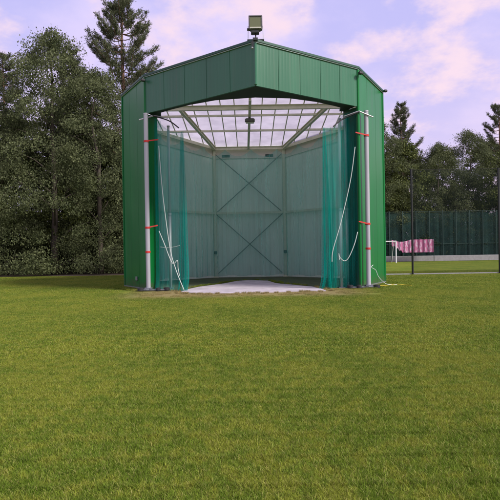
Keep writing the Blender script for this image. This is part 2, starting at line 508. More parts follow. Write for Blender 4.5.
def sheet_wall(name, a, b, z0, z1a, z1b, npan, mat, ribs=8, th=.08, seam=.014, rib=.0013, flip=False):
    """vertical sheeting with seams and fine ribs; the outside is to the right of a->b."""
    a = Vector((a[0], a[1], 0)); b = Vector((b[0], b[1], 0)); d = b - a; L = d.length; d.normalize()
    nrm = Vector((d.y, -d.x, 0))
    if flip: nrm = -nrm
    prof = []
    for p in range(npan):
        s0 = p * L / npan; w = L / npan
        if p: prof.append((s0 + .012, 0.0))
        else: prof.append((s0, 0.0))
        for r in range(ribs):
            u = s0 + w * (r + .5) / ribs
            q = w / ribs * .12
            if p == 0 and r == 0 and u - 3 * q < .01: continue
            prof += [(u - 2 * q, 0.0), (u - q, -rib), (u + q, -rib), (u + 2 * q, 0.0)]
        if p < npan - 1:
            e = s0 + w
            prof += [(e - .012, 0.0), (e - .008, -seam), (e + .008, -seam)]
        else: prof.append((L, 0.0))
    vs = []; n = len(prof)
    for s_, o_ in prof:
        q = a + d * s_ + nrm * o_; zt = z1a + (z1b - z1a) * s_ / L
        vs += [(q.x, q.y, z0), (q.x, q.y, zt)]
    bk = []
    for s_ in (0, L):
        q = a + d * s_ - nrm * th; zt = z1a + (z1b - z1a) * s_ / L
        bk += [(q.x, q.y, z0), (q.x, q.y, zt)]
    base = len(vs); vs += bk
    fs = [(2 * i, 2 * i + 2, 2 * i + 3, 2 * i + 1) for i in range(n - 1)]
    fs.append((base + 2, base, base + 1, base + 3))
    fs.append(tuple([2 * i + 1 for i in range(n)] + [base + 3, base + 1]))
    fs.append(tuple([base, base + 2] + [2 * i for i in range(n - 1, -1, -1)]))
    fs.append((base, 0, 1, base + 1)); fs.append((2 * (n - 1), base + 2, base + 3, 2 * (n - 1) + 1))
    mb = MB(); mb.add(vs, fs)
    return mb.build(name, mat, bld)


# walls (outside to the right when walking a->b with building on the left)
def ztop(Y): return min(TOP, roofz(Y) + .35)


walls = [(SL, FL, -.02, TOP - .04, TOP, 3), (KL, SL, -.02, ztop(29), TOP - .04, 4), (BL, KL, -.02, ztop(33), ztop(29), 5),
         (BR, BL, -.02, ztop(33), ztop(33), 4), (KR, BR, -.02, ztop(29), ztop(33), 5), (SR, KR, -.02, TOP - .04, ztop(29), 4), (FR, SR, -.02, TOP, TOP - .04, 3)]
for (a, b, z0, za, zb, n) in walls:
    sheet_wall('wall', a, b, z0, za, zb, n, M['clad'])
sheet_wall('front_fascia', FL, AP, FB, TOP, TOP, 5, M['fascia'], ribs=7)
sheet_wall('front_fascia', AP, FR, FB, TOP, TOP, 5, M['fascia'], ribs=7)


# inner faces, pale
def inset(p, q, off):
    a = Vector((p[0], p[1], 0)); b = Vector((q[0], q[1], 0)); d = (b - a).normalized(); nrm = Vector((d.y, -d.x, 0))
    return a - nrm * off, b - nrm * off


for (a, b, z0, za, zb, n) in walls:
    p, q = inset(a, b, .14)
    if b is FL: q = q + (p - q).normalized() * .55
    if a is FR: p = p + (q - p).normalized() * .55
    mb = MB(); L = (q - p).length; d = (q - p).normalized(); nn = int(L / .25)
    vs = []; fs = []
    nrm = Vector((d.y, -d.x, 0))
    for i in range(nn + 1):
        for e, off in ((-.02, 0.0), (.02, .018)):
            s_ = min(max(L * i / nn + e, 0), L)
            w = p + d * s_ + nrm * off; Yc = w.y
            vs += [(w.x, w.y, -.01), (w.x, w.y, za + (zb - za) * s_ / L - .12)]
    for i in range(len(vs) // 2 - 1):
        fs.append((2 * i, 2 * i + 1, 2 * i + 3, 2 * i + 2))
    mb.add(vs, fs); mb.build('inner_lining', M['inner'], bld)
    p2, q2 = inset(a, b, .17)
    if b is FL: q2 = q2 + (p2 - q2).normalized() * .55
    if a is FR: p2 = p2 + (q2 - p2).normalized() * .55
    za_, zb_ = roofz(p2.y) - .46, roofz(q2.y) - .46
    mb = MB(); mb.bar((p2.x, p2.y, za_), (q2.x, q2.y, zb_), .02, .60); mb.build('top_trim', M['beige'], bld)

# door jambs
for (a, b) in ((FL, (-4.02, 23.05)), (FR, (4.14, 22.6))):
    mb = MB(); va = Vector((a[0], a[1], 0)); vb = Vector((b[0], b[1], 0))
    d = (vb - va).normalized(); off = Vector((d.y, -d.x, 0)) * (.04 if a is FL else -.04)
    mb.bar(va - off * 1.0 + Vector((0, 0, FB / 2 + .02)), vb - off + Vector((0, 0, FB / 2 + .02)), .06, FB - .04)
    mb.build('door_jamb', M['clad'] if a is FL else M['dark_green'], bld)  # right jamb darker: shade of its left-facing side put into the colour
# corner trims
for p, z in ((FL, TOP), (FR, TOP), (SL, TOP - .04), (SR, TOP - .04)):
    mb = MB(); mb.box((p[0], p[1], z / 2 + .02), (.10, .10, z - .1), rz=R(30), bev=.02)
    mb.build('corner_trim', M['clad'], bld)
mb = MB(); mb.box((AP[0], AP[1], (FB + TOP) / 2), (.10, .10, TOP - FB - .04), rz=R(45), bev=.02); mb.build('corner_trim', M['fascia'], bld)

# coping along the top and pale drip strip under it
ring = [(FL, TOP), (AP, TOP), (FR, TOP), (SR, TOP - .04), (KR, ztop(29)), (BR, ztop(33)), (BL, ztop(33)), (KL, ztop(29)), (SL, TOP - .04)]


def offset_ring(ring, off):
    out = []; n = len(ring)
    for i in range(n):
        p0 = Vector((*ring[i - 1][0], 0)); p1 = Vector((*ring[i][0], 0)); p2 = Vector((*ring[(i + 1) % n][0], 0))
        d1 = (p1 - p0).normalized(); d2 = (p2 - p1).normalized()
        n1 = Vector((d1.y, -d1.x, 0)); n2 = Vector((d2.y, -d2.x, 0))
        bis = (n1 + n2); bis = bis / max(.3, bis.dot(n1))
        out.append(p1 + bis * off)
    return out


def ring_band(name, mat, o_out, o_in, z_lo, z_hi):
    A = offset_ring(ring, o_out); B = offset_ring(ring, o_in); n = len(ring); vs = []
    for i in range(n):
        z = ring[i][1]
        vs += [(A[i].x, A[i].y, z + z_lo), (A[i].x, A[i].y, z + z_hi), (B[i].x, B[i].y, z + z_hi), (B[i].x, B[i].y, z + z_lo)]
    fs = []
    for i in range(n):
        j = (i + 1) % n
        for k in range(4):
            fs.append((4 * i + k, 4 * j + k, 4 * j + (k + 1) % 4, 4 * i + (k + 1) % 4))
    mb = MB(); mb.add(vs, fs); return mb.build(name, mat, bld)


ring_band('coping', M['dark_green'], .075, -.18, .0, .085)
ring_band('drip_strip', M['drip'], .045, .004, -.035, -.003)
# kick plate at the wall foot
for (a, b) in ((SL, FL), (FR, SR)):
    p, q = inset(a, b, -.03); mb = MB(); mb.bar(p + Vector((0, 0, .05)), q + Vector((0, 0, .05)), .05, .09); mb.build('kick_plate', M['steel_dark'], bld)

# soffit under the fascia
sof_in = [(-4.15, 23.15), (-3.85, 23.1), (-3.75, 22.45), (-3.3, 22.05), (-2.4, 21.35), (-1.3, 20.75), (0.3, 20.45), (1.7, 20.65), (2.8, 21.2), (3.6, 21.8), (3.95, 22.1), (4.0, 22.7), (4.25, 22.7)]
inn = [(FL[0] + .12, FL[1] + .02), (AP[0], AP[1] + .12), (FR[0] - .12, FR[1] + .06)]
pts = inn + sof_in[::-1]
mb = MB(); n = len(pts)
mb.add([(x, y, FB + .02) for x, y in pts] + [(x, y, FB + .10) for x, y in pts], [tuple(range(n - 1, -1, -1)), tuple(range(n, 2 * n))] + [(i, (i + 1) % n, n + (i + 1) % n, n + i) for i in range(n)])
mb.build('soffit', M['soffit'], bld)
# lintel track between jambs
mb = MB(); mb.bar((-4.2, 22.75, FB - .09), (4.3, 22.42, FB - .09), .08, .03); 
# roof: glazing sheet with bars
roof = MB()
gr = offset_ring(ring, -.15)
cx_l = [(p.x, p.y) for p in gr]
fl, ap, fr, sr, kr, br, bl, kl, sl = cx_l


def rz_(p, off=0): return (p[0], p[1], roofz(p[1]) + off)


def xl(Y): # left inner limit at depth
    for (p, q) in ((ap, fl), (fl, sl), (sl, kl), (kl, bl)):
        if min(p[1], q[1]) <= Y <= max(p[1], q[1]):
            t = (Y - p[1]) / ((q[1] - p[1]) or 1e-6); x = p[0] + (q[0] - p[0]) * t
            return x
    return 0


def xr(Y):
    for (p, q) in ((ap, fr), (fr, sr), (sr, kr), (kr, br)):
        if min(p[1], q[1]) <= Y <= max(p[1], q[1]):
            t = (Y - p[1]) / ((q[1] - p[1]) or 1e-6); return p[0] + (q[0] - p[0]) * t
    return 0


Ys = [19.1, 20, 21, 22, 22.7, 23.5, 24.3, 25.0, 26, 27, 28, 29.0, 30, 31, 32, 32.9]
for i in range(len(Ys) - 1):
    a, b = Ys[i], Ys[i + 1]
    roof.add([(xl(a), a, roofz(a)), (xr(a), a, roofz(a)), (xr(b), b, roofz(b)), (xl(b), b, roofz(b))], [(0, 1, 2, 3)])
rf = roof.build('roof', M['glazing'], bld)
# glazing bars running front to back
for i in range(-8, 10):
    x = i * .70 + .02
    if abs(i) < .5: continue
    if i == 0: continue
    yy = [y for y in np.arange(19.2, 32.9, .1) if xl(y) < x - .05 and xr(y) > x + .05]
    if len(yy) < 4: continue
    y0, y1 = yy[0], yy[-1]
    mb = MB()
    if y0 < 25: mb.bar((x, y0, roofz(y0) - .035), (x, 25, roofz(25) - .035), .05, .06)
    mb.bar((x, max(y0, 25), roofz(max(y0, 25)) - .035), (x, y1, roofz(y1) - .035), .05, .06)
    mb.build('glazing_bar', M['steel'], rf)
# cross purlins
for Y, h, w in ((22.0, .14, .10), (24.0, .14, .10), (26.15, .24, .16), (27.4, .10, .09), (29.7, .11, .09), (32.75, .20, .14)):
    z = roofz(Y) - .07 - h / 2
    mb = MB(); a, b = xl(Y) + .05, xr(Y) - .05
    (mb.ibeam if h > .15 else mb.bar)((a, Y, z), (b, Y, z), w, h)
    mb.build('roof_beam', M['steel'], bld)
# hip beams from the rear columns forward, and the middle beam
for (xa, ya, xb, yb) in ((-2.12, 32.7, -3.42, 26.25), (2.2, 32.7, 3.98, 26.25)):
    mb = MB(); mb.ibeam((xa, ya, roofz(ya) - .19), (xb, yb, roofz(yb) - .19), .16, .20)
    mb.build('rafter', M['steel'], bld)
mb = MB(); mb.ibeam((0.0, 32.7, roofz(32.7) - .18), (0.12, 25.1, roofz(25.1) - .18), .13, .18); mb.build('rafter', M['steel'], bld)
# eave beams along the oblique rear walls
for p, q in ((bl, kl), (br, kr)):
    mb = MB()
    dx = .12 if p[0] < 0 else -.12
    mb.bar((p[0] + dx, p[1] - .1, roofz(p[1]) - .16), (q[0] + dx, q[1] - .1, roofz(q[1]) - .16), .12, .18)
    mb.build('roof_beam', M['steel'], bld)
# columns
for x, y in ((-2.16, 32.85), (2.22, 32.85), (-5.8, 29.0), (6.02, 28.9), (-5.8, 25.2), (6.22, 25.2), (-4.2, 22.9), (4.35, 22.4)):
    if y < 24: continue
    mb = MB(); mb.ibeam((x, y, .02), (x + .0001, y, roofz(y) - .1), .17, .17) if False else mb.box((x, y, (roofz(y) - .1) / 2), (.17, .17, roofz(y) - .12), bev=.015)
    mb.box((x, y, .02), (.32, .32, .04))
    mb.build('column', M['steel'], bld)
# girts at mid height and at the top
zg = EYE + 38.2 * 32.85 / 520
for p, q in (((-5.78, 29.0), (-2.2, 32.78)), ((-2.06, 32.8), (2.12, 32.8)), ((2.26, 32.78), (6.0, 28.9)), ((-5.85, 25.2), (-5.85, 29)), ((6.1, 28.9), (6.25, 25.2))):
    mb = MB(); mb.bar((*p, zg), (*q, zg), .09, .13); mb.build('girt', M['steel'], bld)
# X braces in the rear bay
for z0, z1 in ((.25, zg - .08), (zg + .08, 7.75)):
    for s_ in (1, -1):
        y = 32.80 + .03 * s_
        mb = MB(); mb.bar((-2.02 * s_, y, z0), (2.08 * s_, y, z1), .025, .055); mb.build('brace', M['steel_dark'], bld)
# dark fixing boxes on the columns and small dark plates high on the rear wall
for x in (-2.16, 2.22):
    mb = MB(); mb.box((x, 32.7, 1.58), (.2, .12, .2), bev=.03); mb.build('junction_box', M['black'], bld)
for x in (-1.42, 1.30):
    mb = MB()
    mb.box((x, 32.62, 7.62), (.50, .03, .17), bev=.008)
    mb.build('wall_plate', M['plate'], bld)
# vent plate on left wall
p = at(137.5, 281, 23.9)
mb = MB(); dd = Vector((FL[0] - SL[0], FL[1] - SL[1], 0)).normalized(); ang = math.atan2(dd.y, dd.x)
mb.box((-5.17, 23.60, .48), (.22, .04, .18), rz=ang, bev=.01)
mb.build('vent_plate', M['steel_dark'], bld)

# ------------------------------------------------------------------ nets
def curtain(name, path, ztopf, zbotf, amp, wl, mat, cols=500, rows=22, seed=1, flare=0.0, parent=None, gather=None):
    r = random.Random(seed)
    P = [Vector((x, y, 0)) for x, y in path]
    seg = [0]
    for i in range(1, len(P)): seg.append(seg[-1] + (P[i] - P[i - 1]).length)
    L = seg[-1]
    ph = [r.uniform(0, 6.28) for _ in range(6)]
    vs = []; fs = []; uvs = []
    for i in range(cols + 1):
        s_ = L * i / cols
        k = max(j for j in range(len(seg)) if seg[j] <= s_ + 1e-9); k = min(k, len(P) - 2)
        t = (s_ - seg[k]) / (seg[k + 1] - seg[k]); base = P[k].lerp(P[k + 1], t)
        d = (P[k + 1] - P[k]).normalized(); nrm = Vector((d.y, -d.x, 0))
        u = i / cols
        zt, zb = ztopf(u, base), zbotf(u, base)
        for j in range(rows + 1):
            v = j / rows
            a = amp * (.35 + .65 * (1 - v) ** .7)
            off = a * (math.sin(2 * math.pi * s_ / wl + ph[0] + .9 * math.sin(s_ * 1.3 + ph[1])) + .5 * math.sin(2 * math.pi * s_ / (wl * .43) + ph[2] + 1.5 * v)
                       + .6 * math.sin(2 * math.pi * s_ / (wl * 3.1) + ph[3] + v * .8))
            along = a * .5 * math.sin(2 * math.pi * s_ / (wl * .7) + ph[4] + v)
            fl_ = flare * max(0, 1 - v * 9) ** 2
            q = base + nrm * (off + fl_) + d * along
            if gather:
                cx, cy, w = gather; kk = (1 - w * (v ** 1.5)); q.x = cx + (q.x - cx) * kk; q.y = cy + (q.y - cy) * kk
            vs.append((q.x, q.y, zb + (zt - zb) * v)); uvs.append((s_ * 1.5, zb + (zt - zb) * v))
    for i in range(cols):
        for j in range(rows):
            a = i * (rows + 1) + j
            fs.append((a, a + rows + 1, a + rows + 2, a + 1))
    mb = MB(); mb.add(vs, fs)
    o = mb.build(name, mat, parent, smooth=True)
    ul = o.data.uv_layers.new(name='UVMap'); idx = np.empty(len(o.data.loops), np.int32); o.data.loops.foreach_get('vertex_index', idx)
    ul.data.foreach_set('uv', np.asarray(uvs, np.float32)[idx].ravel())
    return o


def scallop(n, sag, zf, ofs=0.0):
    def f(u, b):
        t = (u * n + ofs) % 1.0
        return zf(b) - sag * 4 * t * (1 - t)
    return f


lin = curtain('safety_net', [(-5.35, 25.2), (-5.55, 28.9), (-2.05, 32.45), (2.10, 32.45), (5.75, 28.75), (5.9, 25.0)],
              scallop(13.5, .42, lambda b: roofz(b.y) - .34, .25), lambda u, b: -.0 + .13 + .04 * math.sin(u * 90), .065, .42, M['lining'], cols=1400, rows=26, seed=5)
tag(lin, 'grey green safety net with scalloped top lining the inside rear walls', 'net')

# gate nets
def gatenet(label, pieces, seed):
    root = None
    for (path, zt, zb, amp, wl, fl, cols, ga) in pieces:
        o = curtain('net_panel' if root else 'gate_net', path, zt, zb, amp, wl, M['net'], cols=cols, rows=30, seed=seed, flare=fl, parent=root, gather=ga); seed += 1
        if root is None:
            root = o; tag(o, label, 'net', 'teal nets hanging in the gateway')
    return root


gatenet('teal gate net bunched on the left of the opening, hem on the ground', [
    ([(-4.02, 22.75), (-3.5, 22.45), (-2.72, 21.95)], lambda u, b: 7.50 - .75 * u - .25 * math.sin(math.pi * u), lambda u, b: .03, .035, .30, .20, 220, None),
    ([(-3.02, 22.10), (-2.88, 22.0), (-2.76, 22.06), (-2.62, 21.94)], lambda u, b: 6.75 - .35 * abs(u - .4), lambda u, b: .02, .06, .10, .12, 120, (-2.80, 22.02, .62)),
    ([(-4.12, 22.86), (-3.95, 22.70), (-3.78, 22.66)], lambda u, b: 7.55 - .2 * u, lambda u, b: .02, .04, .10, .1, 80, None),
], 11)
gatenet('teal gate net hanging in loose folds on the right of the opening', [
    ([(4.30, 22.25), (3.8, 22.1), (3.15, 21.75)], lambda u, b: 7.50 - .72 * u - .25 * math.sin(math.pi * u), lambda u, b: .03, .035, .30, .22, 220, None),
    ([(3.50, 21.95), (3.36, 21.80), (3.2, 21.86), (3.02, 21.7)], lambda u, b: 6.80 - .35 * abs(u - .5), lambda u, b: .02, .06, .10, .15, 120, (3.14, 21.78, .72)),
    ([(3.7, 22.05), (3.5, 21.95), (3.35, 21.9)], lambda u, b: 6.85 - .2 * abs(u - .5), lambda u, b: .02, .04, .10, .1, 80, (3.47, 21.94, .8)),
    ([(4.58, 22.02), (4.35, 22.12), (3.95, 22.18)], lambda u, b: 7.55 - .15 * u, lambda u, b: .02, .04, .10, .1, 120, None),
    ([(4.45, 22.60), (4.25, 22.62), (4.02, 22.7)], lambda u, b: 7.50 - .15 * u, lambda u, b: .02, .05, .12, .1, 120, None),
], 31)


# gate masts
def mast(label, x, y, top, side):
    t = thing('gate_mast', (x, y, 0), label, 'mast', 'white masts beside the gateway')
    lean = -.05
    mb = MB(); mb.tube([(x, y, .08), (x, y, top)], .095, 16); mb.build('pole', M['mast'], t, smooth=False)
    mb = MB(); mb.tube([(x, y, top), (x, y, top + .05), (x, y, top + .07)], [.105, .10, .03], 16); mb.build('cap', M['mast'], t)
    # cross arm and sloping boom
    mb = MB(); mb.tube([(x - .28 * side * 1, y - .05, top - .24), (x + .35 * side, y + (.12 if side > 0 else -.2), top - .02)], .028, 8)
    mb.tube([(x + .35 * side, y + (.12 if side > 0 else -.2), top - .02), (x + .95 * side, y - .1, top - .20)], [.026, .02], 8)
    mb.build('arm', M['mast'], t)
    mb = MB(); mb.tube(smooth_pts([(x + .30 * side, y + (.1 if side > 0 else -.2), top - .04), (x + 1.0 * side, y - .15, top - .32), (x + 1.45 * side, y - .35, top - .68)], 6), .026, 8)
    mb.build('boom', M['black'], t)
    for zz, lg in ((6.42 if side > 0 else 6.45, .50), (2.72, .42), (1.68, .10)):
        mb = MB(); mb.tube([(x, y, zz - .04), (x, y, zz + .04)], .112, 16)
        if lg > .2:
            mb.bar((x, y - .11, zz), (x + lg * side, y + (.12 if side > 0 else -.22), zz + .10), .012, .05)
        mb.build('strap', M['red'], t)
    # base: flat steel feet with round weights
    mb = MB()
    mb.box((x + .25 * side, y - .05, .055), (1.25, .32, .05), bev=.01)
    mb.box((x - .1 * side, y + .25, .075), (.3, .9, .05), bev=.01)
    mb.box((x, y, .12), (.30, .30, .06), bev=.01)
    mb.build('base_plate', M['base'], t)
    for dx, dy, r_ in ((-.30, -.16, .14), (.80, -.12, .12), (.45, -.2, .10)):
        mb = MB(); mb.tube([(x + dx * side, y + dy, .03), (x + dx * side, y + dy, .14), (x + dx * side, y + dy, .16)], [r_, r_, r_ * .6], 14)
        mb.build('weight', M['black'], t)
    return t


mast('white gate mast with red straps left of the net opening', -4.38, 22.32, 7.58, 1)
mast('white gate mast with red straps against the bright right wall', 5.0, 22.0, 7.46, -1)

# galvanised net poles inside the gateway
for lab, a, b, top in (('slim grey pole behind the teal net at the left of the gateway', (-3.62, 23.6), (-3.62, 23.6), 7.35),
                       ('thick grey pole behind the teal net at the right of the gateway', (3.92, 22.32), (3.92, 22.32), 7.25),
                       ('thin grey pole tucked between the right net and the jamb', (4.20, 22.42), (4.20, 22.42), 7.4)):
    t = thing('net_pole', (*a, 0), lab, 'pole', 'grey poles holding the gate nets')
    mb = MB(); mb.tube([(*a, 0.02), (*a, 3.4)], .072, 14); mb.tube([(*a, 3.38), (*a, top)], .058, 14); mb.build('shaft', M['galv'], t, smooth=True)
    mb = MB(); mb.tube([(*a, 3.33), (*a, 3.43)], .09, 14); mb.build('collar', M['galv'], t)
    mb = MB(); mb.tube([(*a, top), (*a, top + .04)], .07, 14); mb.build('cap', M['galv'], t)
    mb = MB(); mb.box((a[0], a[1], .02), (.26, .26, .03)); mb.build('foot_plate', M['base'], t)

# ropes
ropes = [
    ('white rope slanting down the left net to the ground', [(158.8, 146, 22.2), (161, 175, 22.1), (164, 205, 22.0), (170, 248, 21.9), (176, 270, 21.75), (184, 290.0, 21.3)], 'rope'),
    ('short white rope looped low against the left net', [(159, 231, 22.1), (164, 243, 22.0), (172.2, 263, 21.8), (177.3, 260.5, 21.75), (178, 268, 21.8), (179.5, 276, 21.8)], 'rope'),
    ('pale thin cord tied in a slack V on the left net', [(160, 247, 22.0), (170, 247.5, 21.85), (180, 245.5, 21.8)], 'rope'),
    ('long white rope slanting down the right net', [(355, 147, 21.85), (350.5, 180, 21.75), (341, 222, 21.6), (333, 250, 21.5), (332, 262, 21.5)], 'rope'),
    ('white rope hanging in a deep loop beside the right mast', [(357.6, 232, 21.7), (354.5, 244, 21.6), (349, 257, 21.55), (344.5, 261, 21.55), (340, 257.5, 21.5), (338.8, 253.5, 21.5), (339.5, 260, 21.5)], 'rope'),
]
for lab, pts, cat in ropes:
    mb = MB(); mb.tube(smooth_pts([at(*p) for p in pts], 6), .016 if 'cord' not in lab else .006, 6); o = mb.build('rope', M['rope'], None, smooth=True)
    tag(o, lab, cat, 'ropes on the gate nets')
# hose by right wall and yellow rope
mb = MB(); q = [at(373.5, 271.5, 22.9), at(371.5, 274, 22.8), at(375, 276.5, 22.75), at(377, 281, 22.7)]
mb.tube(smooth_pts([(5.42, 22.95, .95), (5.30, 22.75, .85), (5.50, 22.8, .72), (5.62, 22.78, .42), (5.95, 22.9, .12), (6.35, 23.3, .05), (6.6, 23.45, .03)], 6), .013, 8)
tag(mb.build('cable', M['rope'], None, True), 'pale cable curling down the right wall onto the grass', 'cable')
mb = MB(); mb.tube(smooth_pts([(5.3, 21.75, .13), (5.75, 22.1, .1), (6.3, 22.5, .12), (6.75, 22.9, .06), (7.0, 22.6, .04)], 6), .010, 8)
tag(mb.build('rope', M['yellow_rope'], None, True), 'yellow rope lying on the grass beyond the right mast', 'rope')

# ------------------------------------------------------------------ floodlight on the roof
lt = thing('floodlight', (.33, 19.05, TOP + .085), 'square grey floodlight on the roof ridge above the fascia apex', 'floodlight')
X, Y, Z = .33, 19.05, TOP + .085
mb = MB(); mb.box((X, Y + .06, 9.97), (.50, .24, .52), bev=.06); mb.build('housing', M['lamp_body'], lt)
mb = MB(); mb.box((X, Y - .075, 9.98), (.43, .03, .43), bev=.01); mb.build('glass', M['lamp_glass'], lt)
mb = MB(); mb.box((X, Y - .097, 9.79), (.42, .012, .05)); mb.build('reflector', M['reflector'], lt)
mb = MB(); mb.box((X, Y - .085, 10.215), (.50, .06, .045), bev=.01); mb.box((X - .235, Y - .085, 9.98), (.035, .05, .43)); mb.box((X + .235, Y - .085, 9.98), (.035, .05, .43)); mb.build('bezel', M['lamp_body'], lt)
mb = MB(); mb.box((X - .02, Y, 9.64), (.30, .22, .10), bev=.02); mb.tube([(X, Y, Z), (X, Y, 9.62)], .025, 8); mb.build('driver_box', M['black'], lt)
mb = MB(); mb.tube([(X - .31, Y + .05, 9.78), (X - .22, Y + .05, 9.78)], .05, 10); mb.build('knob', M['black'], lt)
for s_ in (-1, 1):
    mb = MB(); mb.tube([(X + .27 * s_, Y + .02, 9.9), (X + .28 * s_, Y + .02, Z + .01)], .009, 6); mb.build('bracket', M['galv'], lt)
mb = MB(); mb.box((X, Y, Z + .03), (.62, .12, .05), bev=.01); mb.box((X - .12, Y - .30, Z - .22), (.07, .12, .20)); mb.box((X - .02, Y - .27, Z - .04), (.18, .10, .09)); mb.build('foot', M['black'], lt)
mb = MB(); mb.box((X - .13, Y - .30, Z - .36), (.06, .09, .07), bev=.01); mb.build('switch_box', M['mast'], lt)

# small lamps at the corners
for lab, x, y, z in (('small dark lamp under the coping at the left front corner', FL[0] - .02, FL[1] - .14, TOP - .20),
                     ('small dark lamp under the coping at the right front corner', FR[0] + .08, FR[1] - .12, TOP - .24),
                     ('small dark lamp at the rear top of the right wall', SR[0] + .14, SR[1] + .02, TOP + .01)):
    t = thing('corner_lamp', (x, y, z), lab, 'lamp', 'small lamps at the wall corners')
    mb = MB(); mb.box((x, y - .06, z), (.17, .15, .11), rz=R(20), bev=.02); mb.build('housing', M['black'], t)
    mb = MB(); mb.bar((x, y - .01, z + .02), (x, y + .14, z + .04), .03, .03); mb.build('bracket', M['black'], t)

# lamp hanging inside
lt = thing('hanging_lamp', (.12, 27.3, 8.50), 'dark grey lamp hanging under the middle roof beam', 'lamp')
mb = MB(); mb.box((.10, 27.3, 8.50), (.52, .34, .22), bev=.06); mb.build('housing', M['lamp_body'], lt)
mb = MB(); mb.box((.10, 27.3, 8.375), (.42, .26, .02)); mb.build('diffuser', M['reflector'], lt)
mb = MB(); mb.tube([(.10, 27.3, 8.60), (.10, 27.3, 8.68)], .03, 8); mb.build('stem', M['black'], lt)

# ------------------------------------------------------------------ right background: tall net, screen, goal, banner
t = thing('ball_stop_net', (10.1, 32.5, 0), 'tall dark net on black poles right of the shelter', 'net fence')
for x in (10.15, 15.6, 21.0):
    mb = MB(); mb.tube([(x, 32.5, 0), (x, 32.5, 6.6)], .065, 10); mb.build('post', M['black_net_pole'], t)
mb = MB(); mb.tube([(10.15, 32.5, 6.55), (21, 32.5, 6.55)], .012, 6); mb.tube([(10.15, 32.5, 4.75), (10.4, 32.4, 5.1), (10.5, 32.4, 4.8)], .02, 6); mb.build('top_wire', M['black_net_pole'], t)
mb = MB(); mb.add([(10.2, 32.5, .1), (21, 32.5, .1), (21, 32.5, 6.55), (10.2, 32.5, 6.55)], [(0, 1, 2, 3)]); mb.build('netting', M['fine_net'], t)

t = thing('screen_fence', (30, 67, 0), 'high dark green screen fence with posts beyond the pitch', 'fence')
xs_ = [14.5 + 1.72 * i for i in range(24)]
mb = MB(); vs = []; fs = []
ni = 160
for i in range(ni + 1):
    x = 12.0 + 44 * i / ni
    yy = 67 + .05 * math.sin(x * 3.1) + .03 * math.sin(x * 7)
    vs += [(x, yy, .3), (x, yy, 6.3 - .06 * abs(math.sin((x - 14.5) / 1.72 * math.pi)))]
fs = [(2 * i, 2 * i + 2, 2 * i + 3, 2 * i + 1) for i in range(ni)]
mb.add(vs, fs); mb.build('screen', M['screen'], t)
for x in xs_:
    mb = MB(); mb.tube([(x, 66.85, 0), (x, 66.85, 6.45)], .06, 8); mb.build('post', M['fence_post'], t)
for z in (2.2, 6.35):
    mb = MB(); mb.tube([(12, 66.9, z), (56, 66.9, z)], .03, 6); mb.build('rail', M['fence_post'], t)

t = thing('football_goal', (16.8, 60, 0), 'white football goal at the far end of the pitch', 'goal')
gx1 = at(396, 250, 60).x; gx0 = gx1 - 7.3
for x in (gx0, gx1):
    mb = MB(); mb.tube([(x, 60, 0), (x, 60, 2.5)], .07, 10); mb.build('post', M['goal'], t)
mb = MB(); mb.tube([(gx0 - .06, 60, 2.5), (gx1 + .06, 60, 2.5)], .07, 10); mb.build('crossbar', M['goal'], t)
for x in (gx0, gx1):
    mb = MB(); mb.tube([(x, 60, 2.46), (x, 61.0, 2.3), (x, 61.9, .03)], .03, 8); mb.build('stay', M['goal'], t)
mb = MB(); mb.add([(gx0, 61.0, 2.28), (gx1, 61.0, 2.28), (gx1, 61.9, .02), (gx0, 61.9, .02)], [(0, 1, 2, 3)]); mb.build('goal_net', M['fine_net'], t)

mb = MB(); vs = []; nb = 60
for i in range(nb + 1):
    x = 17.6 + 5.2 * i / nb; u = i / nb
    lo = 2.1 - 1.3 * min(1, u * 2.6) - .12 * math.sin(i * 1.3) * (u < .4)
    hi = 2.75 - .25 * math.sin(min(1, u * 2.2) * 3.14)
    yy = 64.5 + .06 * math.sin(i * .9)
    vs += [(x, yy, max(1.15, lo)), (x, yy, hi), (x, yy + .015, hi), (x, yy + .015, max(1.15, lo))]
fs = []
for i in range(nb):
    for k in range(4): fs.append((4 * i + k, 4 * i + 4 + k, 4 * i + 4 + (k + 1) % 4, 4 * i + (k + 1) % 4))
fs += [(3, 2, 1, 0), (4 * nb, 4 * nb + 1, 4 * nb + 2, 4 * nb + 3)]
mb.add(vs, fs)
t = thing('banner', (21, 64.5, 0), 'pink and white banner strung in front of the green screen', 'banner')
mb.build('cloth', M['banner'], t)
for x in (17.55, 20.2, 22.85):
    mb = MB(); mb.tube([(x, 64.6, 0), (x, 64.6, 3.0)], .035, 8); mb.build('stake', M['fence_post'], t)


# ------------------------------------------------------------------ trees
def leaf_quads(C, size, rng, aspect=.55, droop=0.0, dirs=None):
    n = len(C)
    if dirs is None:
        a = rng.normal(size=(n, 3)); a[:, 2] -= droop; a /= np.linalg.norm(a, axis=1)[:, None]
    else: a = dirs
    b = rng.normal(size=(n, 3)); b -= (b * a).sum(1)[:, None] * a; b /= np.linalg.norm(b, axis=1)[:, None]
    s = size * rng.uniform(.6, 1.3, n)[:, None]
    V = np.empty((n, 4, 3)); V[:, 0] = C - a * s * .5; V[:, 1] = C + b * s * .5 * aspect; V[:, 2] = C + a * s * .5; V[:, 3] = C - b * s * .5 * aspect
    return V.reshape(-1, 3), np.arange(4 * n).reshape(-1, 4)


